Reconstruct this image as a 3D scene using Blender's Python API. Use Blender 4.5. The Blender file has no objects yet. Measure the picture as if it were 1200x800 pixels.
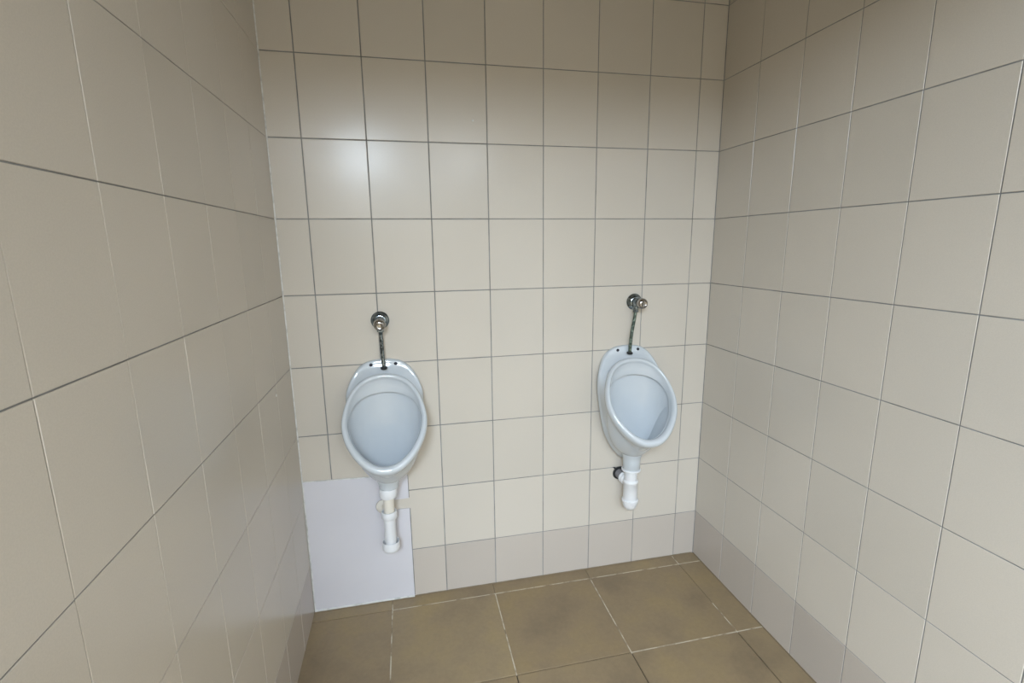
import bpy, bmesh, math, random
from mathutils import Vector, Matrix, Euler
random.seed(7)
C = bpy.context.scene.collection
sc = bpy.context.scene

# ---------------------------------------------------------------- camera
cam = bpy.data.cameras.new('camera')
cam.sensor_fit = 'HORIZONTAL'; cam.sensor_width = 36.0
cam.lens = 571.71 / 1200 * 36.0
cam.clip_start = 0.02
camo = bpy.data.objects.new('camera', cam); C.objects.link(camo)
R_ = Vector((0.97714316, -0.21227368, -0.01145165))
U_ = Vector((0.0520536, 0.18668969, 0.98103893))
F_ = Vector((0.20611084, 0.95921158, -0.19347216))
m = Matrix((R_, U_, -F_)).transposed().to_4x4()
m.translation = Vector((0.30216, -1.75317, 1.36141))
camo.matrix_world = m
sc.camera = camo

# ---------------------------------------------------------------- world, light, exposure
w = bpy.data.worlds.new('world'); sc.world = w; w.use_nodes = True
w.node_tree.nodes['Background'].inputs[0].default_value = (0.75, 0.85, 1.0, 1)
w.node_tree.nodes['Background'].inputs[1].default_value = 0.05
sc.view_settings.view_transform = 'Standard'
try: sc.view_settings.look = 'None'
except Exception: pass
sc.view_settings.gamma = 1.0
sc.view_settings.use_curve_mapping = False
sc.view_settings.exposure = 0.0

def area(name, loc, rot, sx, sy, power, col):
    l = bpy.data.lights.new(name, 'AREA'); l.shape = 'RECTANGLE'; l.size = sx; l.size_y = sy
    l.energy = power; l.color = col
    o = bpy.data.objects.new(name, l); C.objects.link(o); o.location = loc; o.rotation_euler = rot
    return o
H_CEIL = 2.36
LIGHTS = [(-0.20, -3.45, 0.85, 1.5, 208.0), (0.90, -3.75, 0.60, 1.2, 36.0)]
BEAM_Z = 2.10
for (lx, ly, sx, sy, p) in LIGHTS:
    area('panel_light_glow', (lx, ly, H_CEIL - 0.085), (0, 0, 0), sx - 0.04, sy - 0.04, p, (0.71, 0.87, 1.04))

# ---------------------------------------------------------------- node helpers
def new_mat(name, base=(.8, .8, .8), rough=.5, metal=0.0, spec=.5):
    mt = bpy.data.materials.new(name); mt.use_nodes = True
    b = mt.node_tree.nodes['Principled BSDF']
    b.inputs['Base Color'].default_value = (*base, 1); b.inputs['Roughness'].default_value = rough
    b.inputs['Metallic'].default_value = metal; b.inputs['Specular IOR Level'].default_value = spec
    return mt, mt.node_tree.nodes, mt.node_tree.links, b
def noise(N, L, scale, detail=3, vec='Object', rough=.5):
    tc = N.new('ShaderNodeTexCoord'); n = N.new('ShaderNodeTexNoise')
    n.inputs['Scale'].default_value = scale; n.inputs['Detail'].default_value = detail
    n.inputs['Roughness'].default_value = rough
    L.new(tc.outputs[vec], n.inputs['Vector']); return n
def ramp(N, L, src, stops):
    r = N.new('ShaderNodeValToRGB'); L.new(src, r.inputs[0])
    e = r.color_ramp.elements
    while len(e) < len(stops): e.new(0.5)
    for k, (p, c) in enumerate(stops):
        e[k].position = p; e[k].color = (*c, 1) if len(c) == 3 else c
    return r
def mixc(N, L, mode, fac, a, b):
    x = N.new('ShaderNodeMix'); x.data_type = 'RGBA'; x.blend_type = mode
    if isinstance(fac, (int, float)): x.inputs[0].default_value = fac
    else: L.new(fac, x.inputs[0])
    L.new(a, x.inputs[6]); L.new(b, x.inputs[7]); return x.outputs[2]
def bump(N, L, b, src, strength, dist=.001):
    bp = N.new('ShaderNodeBump'); bp.inputs['Strength'].default_value = strength; bp.inputs['Distance'].default_value = dist
    L.new(src, bp.inputs['Height']); L.new(bp.outputs[0], b.inputs['Normal'])
def vary_rough(N, L, b, src, lo, hi):
    mr = N.new('ShaderNodeMapRange'); L.new(src, mr.inputs[0]); mr.inputs[3].default_value = lo; mr.inputs[4].default_value = hi
    L.new(mr.outputs[0], b.inputs['Roughness'])

def tile_material(name, cols, rough=(.20, .28)):
    mt, N, L, b = new_mat(name)
    geo = N.new('ShaderNodeNewGeometry')
    r = ramp(N, L, geo.outputs['Random Per Island'], [(0, cols[0]), (.5, cols[1]), (1, cols[2])])
    n = noise(N, L, 3.0, 1)
    r2 = N.new('ShaderNodeMapRange'); L.new(n.outputs['Fac'], r2.inputs[0])
    r2.inputs[1].default_value = .1; r2.inputs[2].default_value = .9; r2.inputs[3].default_value = .965; r2.inputs[4].default_value = 1.03
    c = mixc(N, L, 'MULTIPLY', 1.0, r.outputs[0], r2.outputs[0])
    n3 = noise(N, L, 420.0, 2)
    r3 = ramp(N, L, n3.outputs['Fac'], [(.35, (.975, .975, .975)), (.65, (1.02, 1.02, 1.02))])
    c = mixc(N, L, 'MULTIPLY', 1.0, c, r3.outputs[0])
    L.new(c, b.inputs['Base Color'])
    vary_rough(N, L, b, n.outputs['Fac'], *rough)
    n2 = noise(N, L, 9.0, 0)
    bump(N, L, b, n2.outputs['Fac'], .18, .002)
    b.inputs['Specular IOR Level'].default_value = .42
    return mt
M_TILE = tile_material('cream_glazed_tile', [(.570, .526, .462), (.605, .556, .488), (.585, .540, .476)])
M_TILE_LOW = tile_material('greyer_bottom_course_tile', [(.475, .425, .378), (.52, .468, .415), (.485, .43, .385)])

M_GROUT, N, L, b = new_mat('grey_wall_grout', (.24, .24, .235), .85)
n = noise(N, L, 14, 4); r = ramp(N, L, n.outputs['Fac'], [(.3, (.17, .168, .16)), (.7, (.30, .305, .31))]); L.new(r.outputs[0], b.inputs['Base Color'])
M_PLASTER, N, L, b = new_mat('darkened_plaster', (.34, .30, .24), .8)  # plaster colour darkened to cut bounced light in the room
n = noise(N, L, 30, 4); bump(N, L, b, n.outputs['Fac'], .2)
M_SIL, N, L, b = new_mat('white_silicone', (.66, .66, .64), .4)
n = noise(N, L, 40, 3); r = ramp(N, L, n.outputs['Fac'], [(.3, (.45, .45, .43)), (.55, (.68, .68, .66))]); L.new(r.outputs[0], b.inputs['Base Color'])

M_FLOOR, N, L, b = new_mat('brown_floor_tile', (.2, .16, .1), .42)
geo = N.new('ShaderNodeNewGeometry')
r = ramp(N, L, geo.outputs['Random Per Island'], [(0, (.236, .172, .100)), (.5, (.268, .200, .116)), (1, (.248, .184, .108))])
n = noise(N, L, 4.5, 5, rough=.55); r2 = ramp(N, L, n.outputs['Fac'], [(.32, (.80, .80, .83)), (.5, (1, 1, 1)), (.7, (1.14, 1.13, .98))])
c = mixc(N, L, 'MULTIPLY', 1.0, r.outputs[0], r2.outputs[0])
n2 = noise(N, L, 60, 5, rough=.7); r3 = ramp(N, L, n2.outputs['Fac'], [(.3, (.93, .93, .93)), (.7, (1.06, 1.06, 1.06))])
c = mixc(N, L, 'MULTIPLY', 1.0, c, r3.outputs[0]); L.new(c, b.inputs['Base Color'])
vary_rough(N, L, b, n.outputs['Fac'], .36, .5); bump(N, L, b, n2.outputs['Fac'], .12)
M_FG_LIGHT, N, L, b = new_mat('cream_floor_grout', (.5, .45, .35), .8)
n = noise(N, L, 25, 4); r = ramp(N, L, n.outputs['Fac'], [(.36, (.22, .17, .11)), (.52, (.52, .46, .36))]); L.new(r.outputs[0], b.inputs['Base Color'])
M_FG_DARK, *_ = new_mat('dirty_floor_grout', (.075, .058, .04), .9)
M_FG_FAINT, *_ = new_mat('brown_floor_grout', (.19, .145, .09), .8)

M_CER, N, L, b = new_mat('white_porcelain', (.52, .56, .595), .10, 0, .5)
n = noise(N, L, 6, 3); r = ramp(N, L, n.outputs['Fac'], [(.3, (.545, .585, .62)), (.7, (.575, .615, .65))]); L.new(r.outputs[0], b.inputs['Base Color'])
vary_rough(N, L, b, n.outputs['Fac'], .08, .14)
b.inputs['Coat Weight'].default_value = .3; b.inputs['Coat Roughness'].default_value = .05
M_CHROME, N, L, b = new_mat('dark_reflection_chrome', (.42, .45, .46), .12, 1.0)
n = noise(N, L, 60, 4); r = ramp(N, L, n.outputs['Fac'], [(.35, (.10, .13, .15)), (.62, (.36, .41, .44))]); L.new(r.outputs[0], b.inputs['Base Color'])  # dark base colour stands in for dark surroundings mirrored in the chrome
vary_rough(N, L, b, n.outputs['Fac'], .08, .22)
M_KNOB, *_ = new_mat('polished_nickel', (.40, .385, .37), .10, 1.0)
M_PIPE, N, L, b = new_mat('mottled_chrome_pipe', (.3, .33, .33), .2, 1.0)
n = noise(N, L, 120, 5); r = ramp(N, L, n.outputs['Fac'], [(.42, (.05, .065, .075)), (.62, (.34, .39, .42))]); L.new(r.outputs[0], b.inputs['Base Color'])  # pipe colour mottled from near black to mid grey
M_PIPE_G, N, L, b = new_mat('green_tarnished_pipe', (.2, .3, .25), .25, .85)
n = noise(N, L, 120, 5); r = ramp(N, L, n.outputs['Fac'], [(.40, (.07, .10, .09)), (.64, (.30, .38, .345))]); L.new(r.outputs[0], b.inputs['Base Color'])
M_RUB, *_ = new_mat('black_rubber', (.016, .018, .02), .45)
M_GREY, *_ = new_mat('grey_drain_plastic', (.21, .205, .22), .45)
M_PVC, N, L, b = new_mat('white_trap_plastic', (.76, .77, .79), .3)
b.inputs['Subsurface Weight'].default_value = 0.05; b.inputs['Subsurface Radius'].default_value = (.01, .01, .01)
M_CREAMPVC, *_ = new_mat('aged_cream_plastic', (.74, .70, .62), .35)
M_PANEL, N, L, b = new_mat('white_panel', (.60, .60, .625), .42)
n = noise(N, L, 3.5, 4); r = ramp(N, L, n.outputs['Fac'], [(.3, (.61, .60, .64)), (.7, (.65, .64, .68))]); L.new(r.outputs[0], b.inputs['Base Color'])
M_SCREW, *_ = new_mat('dark_screw', (.03, .03, .04), .4, .6)
M_STEEL, *_ = new_mat('steel_strainer', (.7, .7, .7), .2, 1.0)
M_LAMPCASE, *_ = new_mat('lamp_housing', (.7, .7, .7), .5)
M_DIFF, N, L, b = new_mat('lamp_diffuser', (.8, .8, .8), .4)
b.inputs['Emission Color'].default_value = (1, .965, .92, 1); b.inputs['Emission Strength'].default_value = 9.0

# ---------------------------------------------------------------- mesh helpers
def obj(name, bm, mats, parent=None, smooth=True, angle=40):
    me = bpy.data.meshes.new(name)
    bmesh.ops.recalc_face_normals(bm, faces=bm.faces[:])
    for f in bm.faces: f.smooth = smooth
    if smooth:
        ca = math.radians(angle)
        for e in bm.edges:
            if len(e.link_faces) == 2 and e.calc_face_angle(0) > ca: e.smooth = False
    bm.to_mesh(me); bm.free()
    for mt in (mats if isinstance(mats, (list, tuple)) else [mats]): me.materials.append(mt)
    o = bpy.data.objects.new(name, me); C.objects.link(o)
    if parent: o.parent = parent
    return o
def thing(name, label, cat, loc, group=None):
    o = bpy.data.objects.new(name, None); C.objects.link(o); o.location = loc
    o.empty_display_size = .05
    o['label'] = label; o['category'] = cat
    if group: o['group'] = group
    return o
def struct(name, bm, mats, smooth=False):
    o = obj(name, bm, mats, None, smooth); o['kind'] = 'structure'; return o
def box(bm, x0, x1, y0, y1, z0, z1, mi=0):
    v = [bm.verts.new((x, y, z)) for x in (x0, x1) for y in (y0, y1) for z in (z0, z1)]
    for q in ((0, 1, 3, 2), (4, 6, 7, 5), (0, 4, 5, 1), (2, 3, 7, 6), (0, 2, 6, 4), (1, 5, 7, 3)):
        bm.faces.new([v[i] for i in q]).material_index = mi
def loft(bm, rings, closed=True, cap0=False, cap1=False, mi=0):
    vs = [[bm.verts.new(p) for p in r] for r in rings]
    n = len(vs[0])
    for a, b2 in zip(vs, vs[1:]):
        for i in range(n if closed else n - 1):
            j = (i + 1) % n
            bm.faces.new((a[i], a[j], b2[j], b2[i])).material_index = mi
    if cap0: bm.faces.new(vs[0]).material_index = mi
    if cap1: bm.faces.new(vs[-1]).material_index = mi
def lathe(bm, prof, origin, axis=(0, 0, 1), n=40, cap0=True, cap1=True, mi=0):
    q = Vector(axis).normalized().to_track_quat('Z', 'Y').to_matrix(); o = Vector(origin)
    rings = [[o + q @ Vector((r * math.cos(2 * math.pi * i / n), r * math.sin(2 * math.pi * i / n), h)) for i in range(n)] for r, h in prof]
    loft(bm, rings, True, cap0, cap1, mi)
def catmull(pts, per=12):
    P = [Vector(p) for p in pts]; out = []
    P = [2 * P[0] - P[1]] + P + [2 * P[-1] - P[-2]]
    for i in range(1, len(P) - 2):
        for k in range(per):
            t = k / per
            out.append(.5 * ((2 * P[i]) + (P[i + 1] - P[i - 1]) * t + (2 * P[i - 1] - 5 * P[i] + 4 * P[i + 1] - P[i + 2]) * t * t + (3 * P[i] - P[i - 1] - 3 * P[i + 1] + P[i + 2]) * t ** 3))
    out.append(P[-2]); return out
def tube(bm, pts, r, n=20, per=10):
    path = catmull(pts, per); rings = []
    prev = None
    for i, p in enumerate(path):
        t = (path[min(i + 1, len(path) - 1)] - path[max(i - 1, 0)]).normalized()
        if prev is None:
            a = t.orthogonal().normalized()
        else:
            a = (prev - t * prev.dot(t)).normalized()
        prev = a; b2 = t.cross(a)
        rings.append([p + (a * math.cos(2 * math.pi * k / n) + b2 * math.sin(2 * math.pi * k / n)) * r for k in range(n)])
    loft(bm, rings, True, True, True)

# ---------------------------------------------------------------- room shell
XL, XR = -0.1021, 1.4972
Y_NOOK, Y_FRONT, X_FAR = -1.95, -4.6, -1.5
ZG = [0.0, .2035, .4535, .7035, .9535, 1.2035, 1.4535, 1.7035, 1.9535, 2.2035, H_CEIL]
TH = .004

def tile(bm, a0, a1, z0, z1, place, mi, g=.0015, bev=.0011):
    """one glazed tile slab; place(a, z, h) maps wall coordinates to the room"""
    a0 += g; a1 -= g; z0 += g; z1 -= g
    if a1 - a0 < .004 or z1 - z0 < .004: return
    t1, t2 = random.uniform(-.0005, .0005), random.uniform(-.0005, .0005)
    def hh(a, z): return TH + t1 * ((a - a0) / (a1 - a0) - .5) + t2 * ((z - z0) / (z1 - z0) - .5)
    def rect(i, h): return [(a0 + i, z0 + i, h), (a1 - i, z0 + i, h), (a1 - i, z1 - i, h), (a0 + i, z1 - i, h)]
    rings = [[place(a, z, 0) for a, z, h in rect(0, 0)],
             [place(a, z, hh(a, z) - .0009) for a, z, h in rect(0, 0)],
             [place(a, z, hh(a, z)) for a, z, h in rect(bev, 0)]]
    loft(bm, rings, True, False, True, mi)

# back wall: the tile faces lie at y = 0
bm = bmesh.new()
box(bm, XL - .1, XR + .1, TH - .0026, .12, -.05, H_CEIL, 0)
cols = [XL] + [.2 * i for i in range(0, 8)] + [XR]
pb = lambda a, z, h: (a, TH - h, z)
for i in range(len(cols) - 1):
    for j in range(len(ZG) - 1):
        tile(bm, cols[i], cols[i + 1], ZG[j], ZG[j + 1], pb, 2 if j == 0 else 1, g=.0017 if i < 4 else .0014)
lathe(bm, [(.0042, .0), (.0036, .0008), (.001, .0011)], (.552, 0, 1.777), (0, -1, 0), 9, mi=3)
struct('wall_back', bm, [M_GROUT, M_TILE, M_TILE_LOW, M_SIL])

# side walls
bm = bmesh.new()
box(bm, XL - .10, XL - TH + .0026, Y_NOOK, .1, -.05, H_CEIL, 0)
ys = [0] + [-(.193 + .19 * i) for i in range(0, 10)]
ys = [y for y in ys if y > Y_NOOK + .03] + [Y_NOOK]
pl = lambda a, z, h: (XL - TH + h, a, z)
for i in range(len(ys) - 1):
    for j in range(len(ZG) - 1):
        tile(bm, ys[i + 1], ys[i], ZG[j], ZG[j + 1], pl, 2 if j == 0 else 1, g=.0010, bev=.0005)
lathe(bm, [(.0048, -.001), (.0042, .0008), (.001, .0012)], (XL, -.205, .921), (1, 0, 0), 9, mi=3)
struct('wall_left', bm, [M_GROUT, M_TILE, M_TILE_LOW, M_SIL])
bm = bmesh.new()
box(bm, XR + TH - .0026, XR + .12, Y_FRONT, .1, -.05, H_CEIL, 0)
ys = [0] + [-(.193 + .19 * i) for i in range(0, 24)]
ys = [y for y in ys if y > Y_FRONT + .03] + [Y_FRONT]
pr = lambda a, z, h: (XR + TH - h, a, z)
for i in range(len(ys) - 1):
    for j in range(len(ZG) - 1):
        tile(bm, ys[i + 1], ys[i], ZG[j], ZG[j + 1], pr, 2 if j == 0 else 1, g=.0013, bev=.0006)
struct('wall_right', bm, [M_GROUT, M_TILE, M_TILE_LOW])
# plain walls behind the camera
bm = bmesh.new(); box(bm, X_FAR, XR, Y_FRONT - .1, Y_FRONT, -.05, H_CEIL); struct('wall_front', bm, M_PLASTER)
bm = bmesh.new(); box(bm, X_FAR - .1, X_FAR, Y_FRONT, Y_NOOK + .1, -.05, H_CEIL); struct('wall_far_left', bm, M_PLASTER)
bm = bmesh.new(); box(bm, X_FAR, XL - .10, Y_NOOK, Y_NOOK + .1, -.05, H_CEIL); struct('wall_partition', bm, M_PLASTER)
bm = bmesh.new(); box(bm, X_FAR - .1, XR + .12, Y_FRONT - .1, .12, H_CEIL, H_CEIL + .1); struct('ceiling', bm, M_PLASTER)

bm = bmesh.new(); box(bm, XL - .02, XR, Y_NOOK - .14, Y_NOOK, BEAM_Z, H_CEIL); struct('added_shade_beam', bm, M_PLASTER)   # added unseen beam, keeps lamp light off the upper back wall

# floor: tile tops at z = 0
bm = bmesh.new()
box(bm, X_FAR - .1, XR + .12, Y_FRONT - .1, .12, -.12, -.0045, 1)
fx = [X_FAR, -1.413, -1.013, -.613, -.213, .187, .586, .986, 1.393, XR]
fy = [0.004, -.060] + [-.060 - .386 * i for i in range(1, 12)] + [Y_FRONT]
pf = lambda a, c, h: (a, c, -TH + h)
for i in range(len(fx) - 1):
    for j in range(len(fy) - 1):
        a0, a1 = fx[i], fx[i + 1]
        if a1 < XL: pass
        tile(bm, a0, a1, fy[j + 1], fy[j], pf, 0, g=.0018, bev=.0012)
def strip(x0, x1, y0, y1, mi, z=-.0022):
    box(bm, x0, x1, y0, y1, -.0048, z, mi)
FW = .0019
for i, x in enumerate(fx[1:-1]):
    for j in range(len(fy) - 1):
        y1, y0 = fy[j], fy[j + 1]
        mi = 2
        if j == 0: mi = 3 if abs(x - .586) < .01 or abs(x - .986) < .01 else 2
        if j >= 2 and abs(x - .586) < .01: mi = 1
        if j >= 2 and abs(x - .986) < .01: mi = 1
        if abs(x - 1.393) < .01 and j == 1:
            strip(x - FW, x + FW, -.30, y1, 3); strip(x - FW, x + FW, y0, -.30, 2, -.001); continue
        if abs(x - 1.393) < .01 and j >= 2: mi = 1
        if mi != 1: strip(x - FW, x + FW, y0 + FW, y1 - FW, mi, -.0008 if mi == 2 else -.0022)
for j, y in enumerate(fy[1:-1]):
    for i in range(len(fx) - 1):
        mi = 2
        if j == 0 and fx[i] < .18: mi = 3
        if j == 1 and fx[i] < .98: mi = 1
        if mi != 1: strip(fx[i], fx[i + 1], y - FW, y + FW, mi, -.0008 if mi == 2 else -.0022)
struct('floor', bm, [M_FLOOR, M_FG_DARK, M_FG_LIGHT, M_FG_FAINT])

# silicone bead down the left corner
def bead(bm, pts, r):
    path = [Vector(p) for p in pts]; fine = []
    for a, b2 in zip(path, path[1:]):
        k = max(2, int((b2 - a).length / .02))
        for i in range(k): fine.append(a.lerp(b2, i / k))
    fine.append(path[-1])
    rings = []
    for i, p in enumerate(fine):
        t = (fine[min(i + 1, len(fine) - 1)] - fine[max(i - 1, 0)]).normalized()
        a = t.orthogonal().normalized(); c2 = t.cross(a); rr = r * random.uniform(.82, 1.15)
        rings.append([p + (a * math.cos(k * math.pi / 4) + c2 * math.sin(k * math.pi / 4)) * rr for k in range(8)])
    loft(bm, rings, True, True, True)
bm = bmesh.new(); bead(bm, [(XL + .0005, -.0005, .004), (XL + .0005, -.0005, H_CEIL - .01)], .0032)
struct('trim_1', bm, M_SIL, True)
bm = bmesh.new(); bead(bm, [(XR, 0, .004), (XR, 0, H_CEIL - .01)], .0018)
struct('trim_2', bm, M_GROUT, True)
bm = bmesh.new(); bead(bm, [(.276, -.001, .001), (XR - .01, -.001, .001)], .0028)
struct('trim_3', bm, M_FG_FAINT, True)
bm = bmesh.new(); bead(bm, [(XR, -.004, .0005), (XR, -1.9, .0005)], .0026)
struct('trim_4', bm, M_FG_FAINT, True)

# ---------------------------------------------------------------- urinals
NS = 56
def resample(half, n=NS):
    """half outline (top to bottom, u >= 0) -> n + 1 points equally spaced by arc length"""
    ext = [(-half[1][0], half[1][1])] + list(half) + [(-half[-2][0], half[-2][1])]
    P = [Vector((a, b2)) for a, b2 in ext]; f = []
    for i in range(1, len(P) - 2):
        for k in range(16):
            t = k / 16
            f.append(.5 * ((2 * P[i]) + (P[i + 1] - P[i - 1]) * t + (2 * P[i - 1] - 5 * P[i] + 4 * P[i + 1] - P[i + 2]) * t * t + (3 * P[i] - P[i - 1] - 3 * P[i + 1] + P[i + 2]) * t ** 3))
    f.append(P[-2])
    d = [0]
    for a, b2 in zip(f, f[1:]): d.append(d[-1] + (b2 - a).length)
    out = []; k = 0
    for i in range(n + 1):
        s = d[-1] * i / n
        while k < len(d) - 2 and d[k + 1] < s: k += 1
        t = (s - d[k]) / max(1e-9, d[k + 1] - d[k]); out.append(f[k].lerp(f[k + 1], min(1, max(0, t))))
    return out
OUTER = resample([(0, 0), (.046, .007), (.080, .026), (.106, .056), (.124, .092), (.137, .138), (.1405, .178), (.134, .218), (.119, .256), (.096, .292), (.066, .324), (.034, .343), (0, .349)])
INNER = resample([(0, .021), (.040, .027), (.073, .045), (.097, .074), (.113, .110), (.121, .152), (.120, .188), (.109, .227), (.090, .262), (.064, .293), (.033, .314), (0, .321)])
WALLO = resample([(0, .970), (.040, .967), (.068, .957), (.093, .936), (.108, .905), (.116, .86), (.117, .81), (.112, .76), (.106, .72), (.098, .67), (.086, .62), (.065, .57), (.040, .532), (.020, .513), (0, .508)])
Z0 = .50                                     # local origin of a urinal, on the wall
T_ = Vector((0, -.20, -.29)).normalized()    # down along the rim plane
Nn = Vector((0, -.29, .20)).normalized()     # out of the rim plane
A_ = Vector((0, -.05, .93 - Z0))
def on_rim(p, lift=0): return Vector((p[0], 0, 0)) + A_ + T_ * p[1] + Nn * lift
def inset2(cur, d):
    """move a half contour inwards by d in its own plane"""
    out = []
    for i, p in enumerate(cur):
        a = cur[i - 1] if i else Vector((-cur[1][0], cur[1][1])); b2 = cur[i + 1] if i < len(cur) - 1 else Vector((-cur[-2][0], cur[-2][1]))
        t = (b2 - a).normalized(); nrm = Vector((t[1], -t[0]))
        # the inward side is the one towards the middle of the contour
        mid = Vector((0, (cur[0][1] + cur[-1][1]) / 2))
        if nrm.dot(mid - p) < 0: nrm = -nrm
        q = p + nrm * d; out.append(Vector((0 if i in (0, len(cur) - 1) else q[0], q[1])))
    return out
def full(half3):
    """3D half ring -> closed ring mirrored in x"""
    return [Vector(p) for p in half3] + [Vector((-p[0], p[1], p[2])) for p in reversed(half3[1:-1])]
def sm(x): x = max(0, min(1, x)); return x * x * (3 - 2 * x)
def bez(a, b2, c2, t): return a * (1 - t) ** 2 + b2 * (2 * t * (1 - t)) + c2 * t * t

def urinal_body_bm():
    bm = bmesh.new(); rings = []
    K = range(NS + 1)
    # --- inside, from the drain outwards
    drain = Vector((0, -.088, .548 - Z0))
    I2, I3 = [], []
    for k in K:
        a = k / NS; q = on_rim(inset2(INNER, .002)[k])
        top = Vector((0, .006, -.047)); low = -Nn * .020
        wt = sm((.60 - a) / .56)
        I2.append(q + low.lerp(top, wt))
    ins = inset2(INNER, .001)
    for k in K:
        a = k / NS; wt = sm((.60 - a) / .56)
        p = I2[k].copy()
        out = Vector((p.x, 0, 0)).normalized() * .006 if p.x > 1e-6 else Vector((0, 0, 0))
        I3.append(p + out * (1 - wt) - Nn * .002 + Vector((0, .022, .020)) * wt)
    for j in range(14, -1, -1):
        t = j / 14; h = []
        for k in K:
            a = k / NS; s = I3[k]
            e = drain + Vector((.03 * math.sin(math.pi * a), (-.0 if False else 0) + .03 * math.cos(math.pi * a), 0))
            wb = sm((a - .45) / .55)
            ctrl = Vector((s.x * .92, -(.022 + .42 * max(0, -s.y - .03)) - .05 * wb, (.585 - Z0) - .02 * wb))
            h.append(bez(s, ctrl, e, t))
        rings.append(full(h))
    rings.append(full([p + (Nn * .001) for p in I3]))
    rings.append(full([I2[k] - Nn * .0015 + Vector((0, .003, .001)) for k in K]))
    rings.append(full(I2))
    rings.append(full([I2[k].lerp(on_rim(INNER[k]), .12) for k in K]))
    rings.append(full([I2[k].lerp(on_rim(INNER[k]), .5) for k in K]))
    rings.append(full([on_rim(ins[k], -.006) for k in K]))
    # --- the rolled rim
    for f, lift in ((.04, 0), (.14, .0045), (.32, .0075), (.52, .008), (.72, .0066), (.88, .0025), (.97, -.003), (1.0, -.009)):
        rings.append(full([on_rim(INNER[k].lerp(OUTER[k], f), lift) for k in K]))
    sk = lambda k, d_: -.009 + (d_ + .009) * (.75 + 1.1 * sm((k / NS - .35) / .6))
    for d_, i_ in ((-.013, .0002), (-.0185, .0010), (-.0215, .0030), (-.0230, .006), (-.0238, .0105)):
        c2 = inset2(OUTER, i_); rings.append(full([on_rim(c2[k], sk(k, d_)) for k in K]))
    O2 = [on_rim(inset2(OUTER, .0125)[k], sk(k, -.0255)) for k in K]
    # --- the outside of the bowl and the wall plate
    WI = inset2(WALLO, .006)
    side = lambda z: sm((.955 - z) / .11)
    P0 = [Vector((WI[k][0] * (1 + .17 * side(WI[k][1])), -.0135 - .034 * side(WI[k][1]), WI[k][1] - Z0)) for k in K]
    for j in range(0, 13):
        t = j / 12; h = []
        for k in K:
            a = k / NS; s, e = O2[k], P0[k]
            wb = sm((a - .52) / .46); wt = sm((.42 - a) / .30)
            c_lin = s.lerp(e, .5)
            c_bot = Vector((s.x * .30, -.118, .545 - Z0))
            ctrl = c_lin.lerp(c_bot, wb)
            c_top = Vector((s.x * .5 + e.x * .5, -.016, s.z * .45 + e.z * .55))
            ctrl = ctrl.lerp(c_top, wt * .8)
            h.append(bez(s, ctrl, e, t))
        rings.append(full(h))
    P1 = inset2(WALLO, .0015)
    rings.append(full([Vector((P1[k][0] * (1 + .15 * side(P1[k][1])), -.0115 - .030 * side(P1[k][1]), P1[k][1] - Z0)) for k in K]))
    rings.append(full([Vector((WALLO[k][0] * (1 + .13 * side(WALLO[k][1])), -.0075 - .024 * side(WALLO[k][1]), WALLO[k][1] - Z0)) for k in K]))
    rings.append(full([Vector((WALLO[k][0], -.0005, WALLO[k][1] - Z0)) for k in K]))
    loft(bm, rings, True, True, False)
    bmesh.ops.remove_doubles(bm, verts=bm.verts[:], dist=.00005)
    return bm

def make_urinal(x, label, neck_x=0.0, neck_bottom=.484):
    root = thing('urinal', label, 'urinal', (x, 0, Z0), 'wall urinals')
    obj('bowl', urinal_body_bm(), M_CER, root, True, 60)
    bm = bmesh.new()
    lathe(bm, [(.046, .062), (.040, .046), (.0355, .034), (.034, .022), (.034, neck_bottom - Z0 + .002), (.032, neck_bottom - Z0)], (neck_x, -.083, 0), n=48)
    obj('outlet_neck', bm, M_CER, root, True, 50)
    for s in (-1, 1):
        bm = bmesh.new()
        lathe(bm, [(.0062, .0), (.0062, .003), (.0045, .0045), (.002, .005)], (s * .0425, -.0125, .953 - Z0), (0, -1, 0), 20)
        o = obj('mounting_screw', bm, M_SCREW, root); o['label'] = 'dark screw head in the mounting hole'
    bm = bmesh.new()
    lathe(bm, [(.026, 0), (.026, .002), (.022, .004), (.006, .005)], (0, -.088, .5475 - Z0), (0, 0, 1), 32)
    o = obj('drain_strainer', bm, M_STEEL, root); o['label'] = 'shiny metal drain strainer'
    return root
make_urinal(.209, 'white porcelain urinal hanging above the plain white panel, nearer the left corner', -.004, .519)
make_urinal(1.1415, 'white porcelain urinal on unbroken cream tiles, nearer the right corner')

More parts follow.
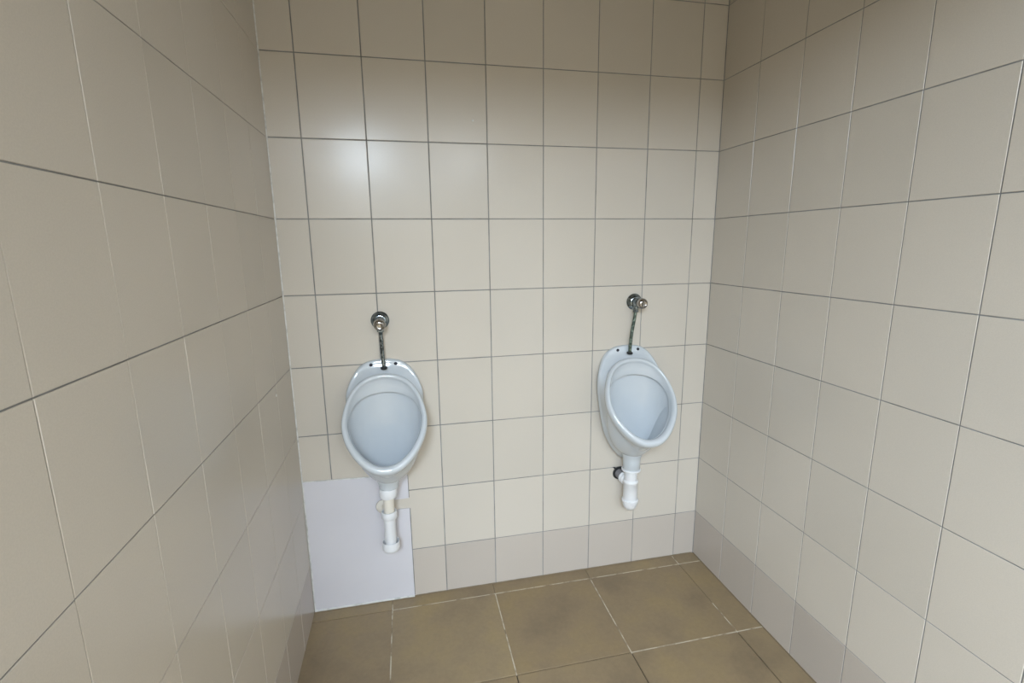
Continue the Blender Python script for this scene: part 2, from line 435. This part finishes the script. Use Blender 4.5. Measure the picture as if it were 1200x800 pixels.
# ---------------------------------------------------------------- flush valves
def make_valve(x, z, label, pipe_pts, pipe_mat, pipe_label, tilt=(0, 0, 0)):
    root = thing('flush_valve', label, 'flush valve', (x, 0, z), 'push flush valves')
    V = lambda p: (p[0] - x, -p[1], p[2] - z)
    bm = bmesh.new()
    lathe(bm, [(.0305, .0), (.0315, .002), (.0315, .0045), (.0295, .0065), (.0265, .0085), (.0255, .0125), (.022, .0165), (.0175, .0185)], (0, 0, 0), (0, -1, 0), 48)
    obj('wall_flange', bm, M_CHROME, root, True, 50)
    ax = Vector((tilt[0], -1, tilt[1])).normalized()
    bm = bmesh.new()
    lathe(bm, [(.0165, 0), (.0175, .004), (.0175, .030), (.0155, .034), (.0125, .036), (.0125, .044)], Vector((0, -.014, 0)), ax, 40)
    lathe(bm, [(.0095, 0), (.0095, .022)], (pipe_pts[0][0] - x, -.032, -.026), (0, 0, 1), 24)
    obj('valve_body', bm, M_CHROME, root, True, 50)
    bm = bmesh.new()
    lathe(bm, [(.0150, 0), (.0185, .0015), (.0200, .005), (.0202, .013), (.0190, .019), (.0155, .0235), (.0110, .0250), (.0100, .0240), (.0015, .0243)], Vector((0, -.014, 0)) + ax * .043, ax, 40)
    o = obj('push_button', bm, M_KNOB, root, True, 60); o['label'] = 'round polished metal push button'
    bm = bmesh.new()
    lathe(bm, [(.0105, 0), (.0118, .0012), (.0118, .0095), (.0105, .011)], (pipe_pts[0][0] - x, -.032, -.037), (0, 0, 1), 6)
    obj('coupling_nut', bm, M_CHROME, root, False)
    bm = bmesh.new(); tube(bm, [V(p) for p in pipe_pts], .0064, 20)
    o = obj('flush_pipe', bm, pipe_mat, root); o['label'] = pipe_label
    e = pipe_pts[-1]
    bm = bmesh.new()
    lathe(bm, [(.0075, 0), (.0115, .001), (.0120, .004), (.0085, .007), (.0068, .009)], (e[0] - x, -e[1], e[2] - z - .002), (0, -.25, 1), 28)
    o = obj('rubber_seal', bm, M_RUB, root); o['label'] = 'black rubber seal'
    return root
make_valve(.2065, 1.109, 'chrome push flush valve with grey pipe, on the wall above the left urinal',
           [(.2075, .032, 1.078), (.2085, .032, 1.04), (.2095, .031, .99), (.2110, .031, .943)], M_PIPE, 'straight mottled grey chrome flush pipe', (.02, -.12))
make_valve(1.1665, 1.1405, 'chrome push flush valve with bent greenish pipe, on the wall above the right urinal',
           [(1.1600, .032, 1.108), (1.1555, .032, 1.075), (1.1480, .032, 1.03), (1.1435, .032, .985), (1.1420, .031, .943)], M_PIPE_G, 'gently bent flush pipe with green tarnish', (.02, .0))

# ---------------------------------------------------------------- bottle traps
def part(root, name, mat, prof, origin, axis=(0, 0, 1), n=40, label=None, smooth=True):
    bm = bmesh.new(); lathe(bm, prof, origin, axis, n); o = obj(name, bm, mat, root, smooth, 45)
    if label: o['label'] = label
    return o
# right
tx, tz = 1.1405, .307
t = thing('bottle_trap', 'stubby white plastic bottle trap with black and grey outlet under the right urinal', 'drain trap', (tx, 0, tz), 'urinal drain traps')
Y = -.083
part(t, 'slip_flange', M_PVC, [(.033, .171), (.0375, .172), (.0382, .175), (.037, .178), (.034, .179)], (0, Y, 0))
part(t, 'threaded_collar', M_PVC, [(.0225, .120), (.0245, .128), (.0235, .134), (.0250, .139), (.0238, .144), (.0252, .150), (.0245, .158), (.027, .172)], (0, Y, 0))
part(t, 'trap_body', M_PVC, [(.0285, .043), (.0285, .118), (.0295, .119), (.0295, .125), (.027, .129), (.022, .131)], (0, Y, 0))
part(t, 'clean_out_cup', M_PVC, [(.004, .0), (.016, .003), (.0245, .011), (.0285, .024), (.0295, .034), (.0325, .036), (.0330, .040), (.0330, .045), (.0300, .047)], (0, Y, 0))
d = Vector((-.013, .083, .009)).normalized()
part(t, 'outlet_collar', M_PVC, [(.0195, .018), (.0205, .030), (.0235, .032), (.0240, .037), (.0215, .040), (.0215, .043), (.0242, .045), (.0242, .051), (.0205, .053)], (0, Y, .112), d)
o = part(t, 'outlet_pipe', M_GREY, [(.0195, .048), (.0200, .0825)], (0, Y, .112), d, label='grey plastic pipe into the wall')
bm = bmesh.new(); lathe(bm, [(.0205, 0), (.0265, 0), (.0275, .003), (.0255, .006), (.0205, .0065)], (-.0135, .0, .121), (0, -1, 0), 40)
lathe(bm, [(.0045, 0), (.0005, .013)], (-.032, -.003, .144), (-.75, -.1, .45), 8)
o = obj('rubber_ring', bm, M_RUB, t); o['label'] = 'black rubber ring with a torn tip'
# left
tx, tz = .1995, .266
t = thing('bottle_trap', 'long slim white plastic bottle trap hanging in front of the white panel', 'drain trap', (tx, 0, tz), 'urinal drain traps')
part(t, 'slip_nut', M_PVC, [(.022, .215), (.0290, .217), (.0312, .225), (.0315, .250), (.030, .2525), (.0285, .2520)], (.0015, Y, 0))
part(t, 'tailpiece', M_CREAMPVC, [(.0190, .155), (.0190, .230)], (.001, Y, 0), label='cream aged plastic tube')
bm = bmesh.new()
lathe(bm, [(.0204, .1325), (.0262, .1330), (.0276, .1355), (.0276, .158), (.0262, .1605), (.0230, .1605), (.0222, .152)], (0, Y, 0), (0, 0, 1), 40)
obj('slip_nut', bm, M_PVC, t, True, 45)
part(t, 'trap_body', M_PVC, [(.0205, .022), (.0203, .135)], (0, Y, 0))
bm = bmesh.new()
lathe(bm, [(.006, .0), (.022, .002), (.0285, .007), (.0305, .014), (.0308, .040), (.0300, .0415), (.0282, .0405), (.0275, .022), (.020, .020)], (0, Y, 0), (0, 0, 1), 48)
lathe(bm, [(.0308, .014), (.0316, .016), (.0308, .018)], (0, Y, 0), (0, 0, 1), 48, False, False)
obj('clean_out_cup', bm, M_PVC, t, True, 45)
d = Vector((-.014, .083, -.002)).normalized()
part(t, 'outlet_pipe', M_CREAMPVC, [(.0170, .012), (.0175, .0800)], (0, Y, .140), d, label='cream outlet pipe into the wall')
part(t, 'outlet_rosette', M_CREAMPVC, [(.0175, 0), (.0275, .0), (.0280, .0025), (.0255, .0045), (.0180, .006)], (-.0215, -.0062, .138), (0, -1, 0), label='cream disc round the outlet')

# ---------------------------------------------------------------- white panel with the slot for the drain pipe
p = thing('access_panel', 'large plain white panel with a slot, covering the tiles beneath the left urinal', 'panel', (.085, 0, 0))
X0, X1 = XL + .001 - .085, .272 - .085
s0, s1 = .382, .425
hx, hz = .1760 - .085, .404
arc = []
for i in range(0, 17):
    a = math.radians(45 + 270 * i / 16)
    arc.append((hx + .0285 * math.cos(a), hz + .0285 * math.sin(a)))
outl = [(X0, .004), (X1, .004), (X1 - .001, s0)] + list(reversed(arc)) + [(X1 - .002, s1), (X1 - .0025, .520), (X0, .532)]
bm = bmesh.new()
f0 = [bm.verts.new((x, -.0006, z)) for x, z in outl]; f1 = [bm.verts.new((x, -.0052, z)) for x, z in outl]
cen = Vector((0, 0))
inn = []
n_ = len(outl)
es = [bm.edges.new((f1[i], f1[(i + 1) % n_])) for i in range(n_)]
bmesh.ops.triangle_fill(bm, use_beauty=True, edges=es)
for i in range(n_): bm.faces.new((f0[i], f0[(i + 1) % n_], f1[(i + 1) % n_], f1[i]))
obj('panel_board', bm, M_PANEL, p, False)
bm = bmesh.new()
bead(bm, [(X0 + .001, -.0045, .0045), (X1, -.0045, .0045)], .0042)
bead(bm, [(X0 + .001, -.003, .5325), (X1 - .004, -.003, .5205)], .0024)
bead(bm, [(X0 + .002, -.004, .008), (X0 + .002, -.004, .530)], .0026)
o = obj('sealant_bead', bm, M_SIL, p); o['label'] = 'white sealant along the top, left and bottom edges'
bm = bmesh.new(); bead(bm, [(X1 + .001, -.002, .008), (X1 + .0005, -.002, s0 - .002)], .0016); bead(bm, [(X1 - .001, -.002, s1 + .002), (X1 - .0015, -.002, .519)], .0016)
o = obj('edge_joint', bm, M_GROUT, p); o['label'] = 'thin grey joint up the right edge'

# ---------------------------------------------------------------- ceiling light fixtures behind the camera
for (lx, ly, sx, sy, _p) in LIGHTS:
    r_ = thing('ceiling_light', 'rectangular ceiling light above the %s side of the room behind the viewer' % ('left' if lx < .5 else 'right'), 'ceiling light', (lx, ly, H_CEIL), 'ceiling lights')
    bm = bmesh.new(); box(bm, -sx / 2, sx / 2, -sy / 2, sy / 2, -.06, 0); obj('housing', bm, M_LAMPCASE, r_, False)
    bm = bmesh.new(); box(bm, -sx / 2 + .02, sx / 2 - .02, -sy / 2 + .02, sy / 2 - .02, -.078, -.0601); obj('diffuser', bm, M_DIFF, r_, False)
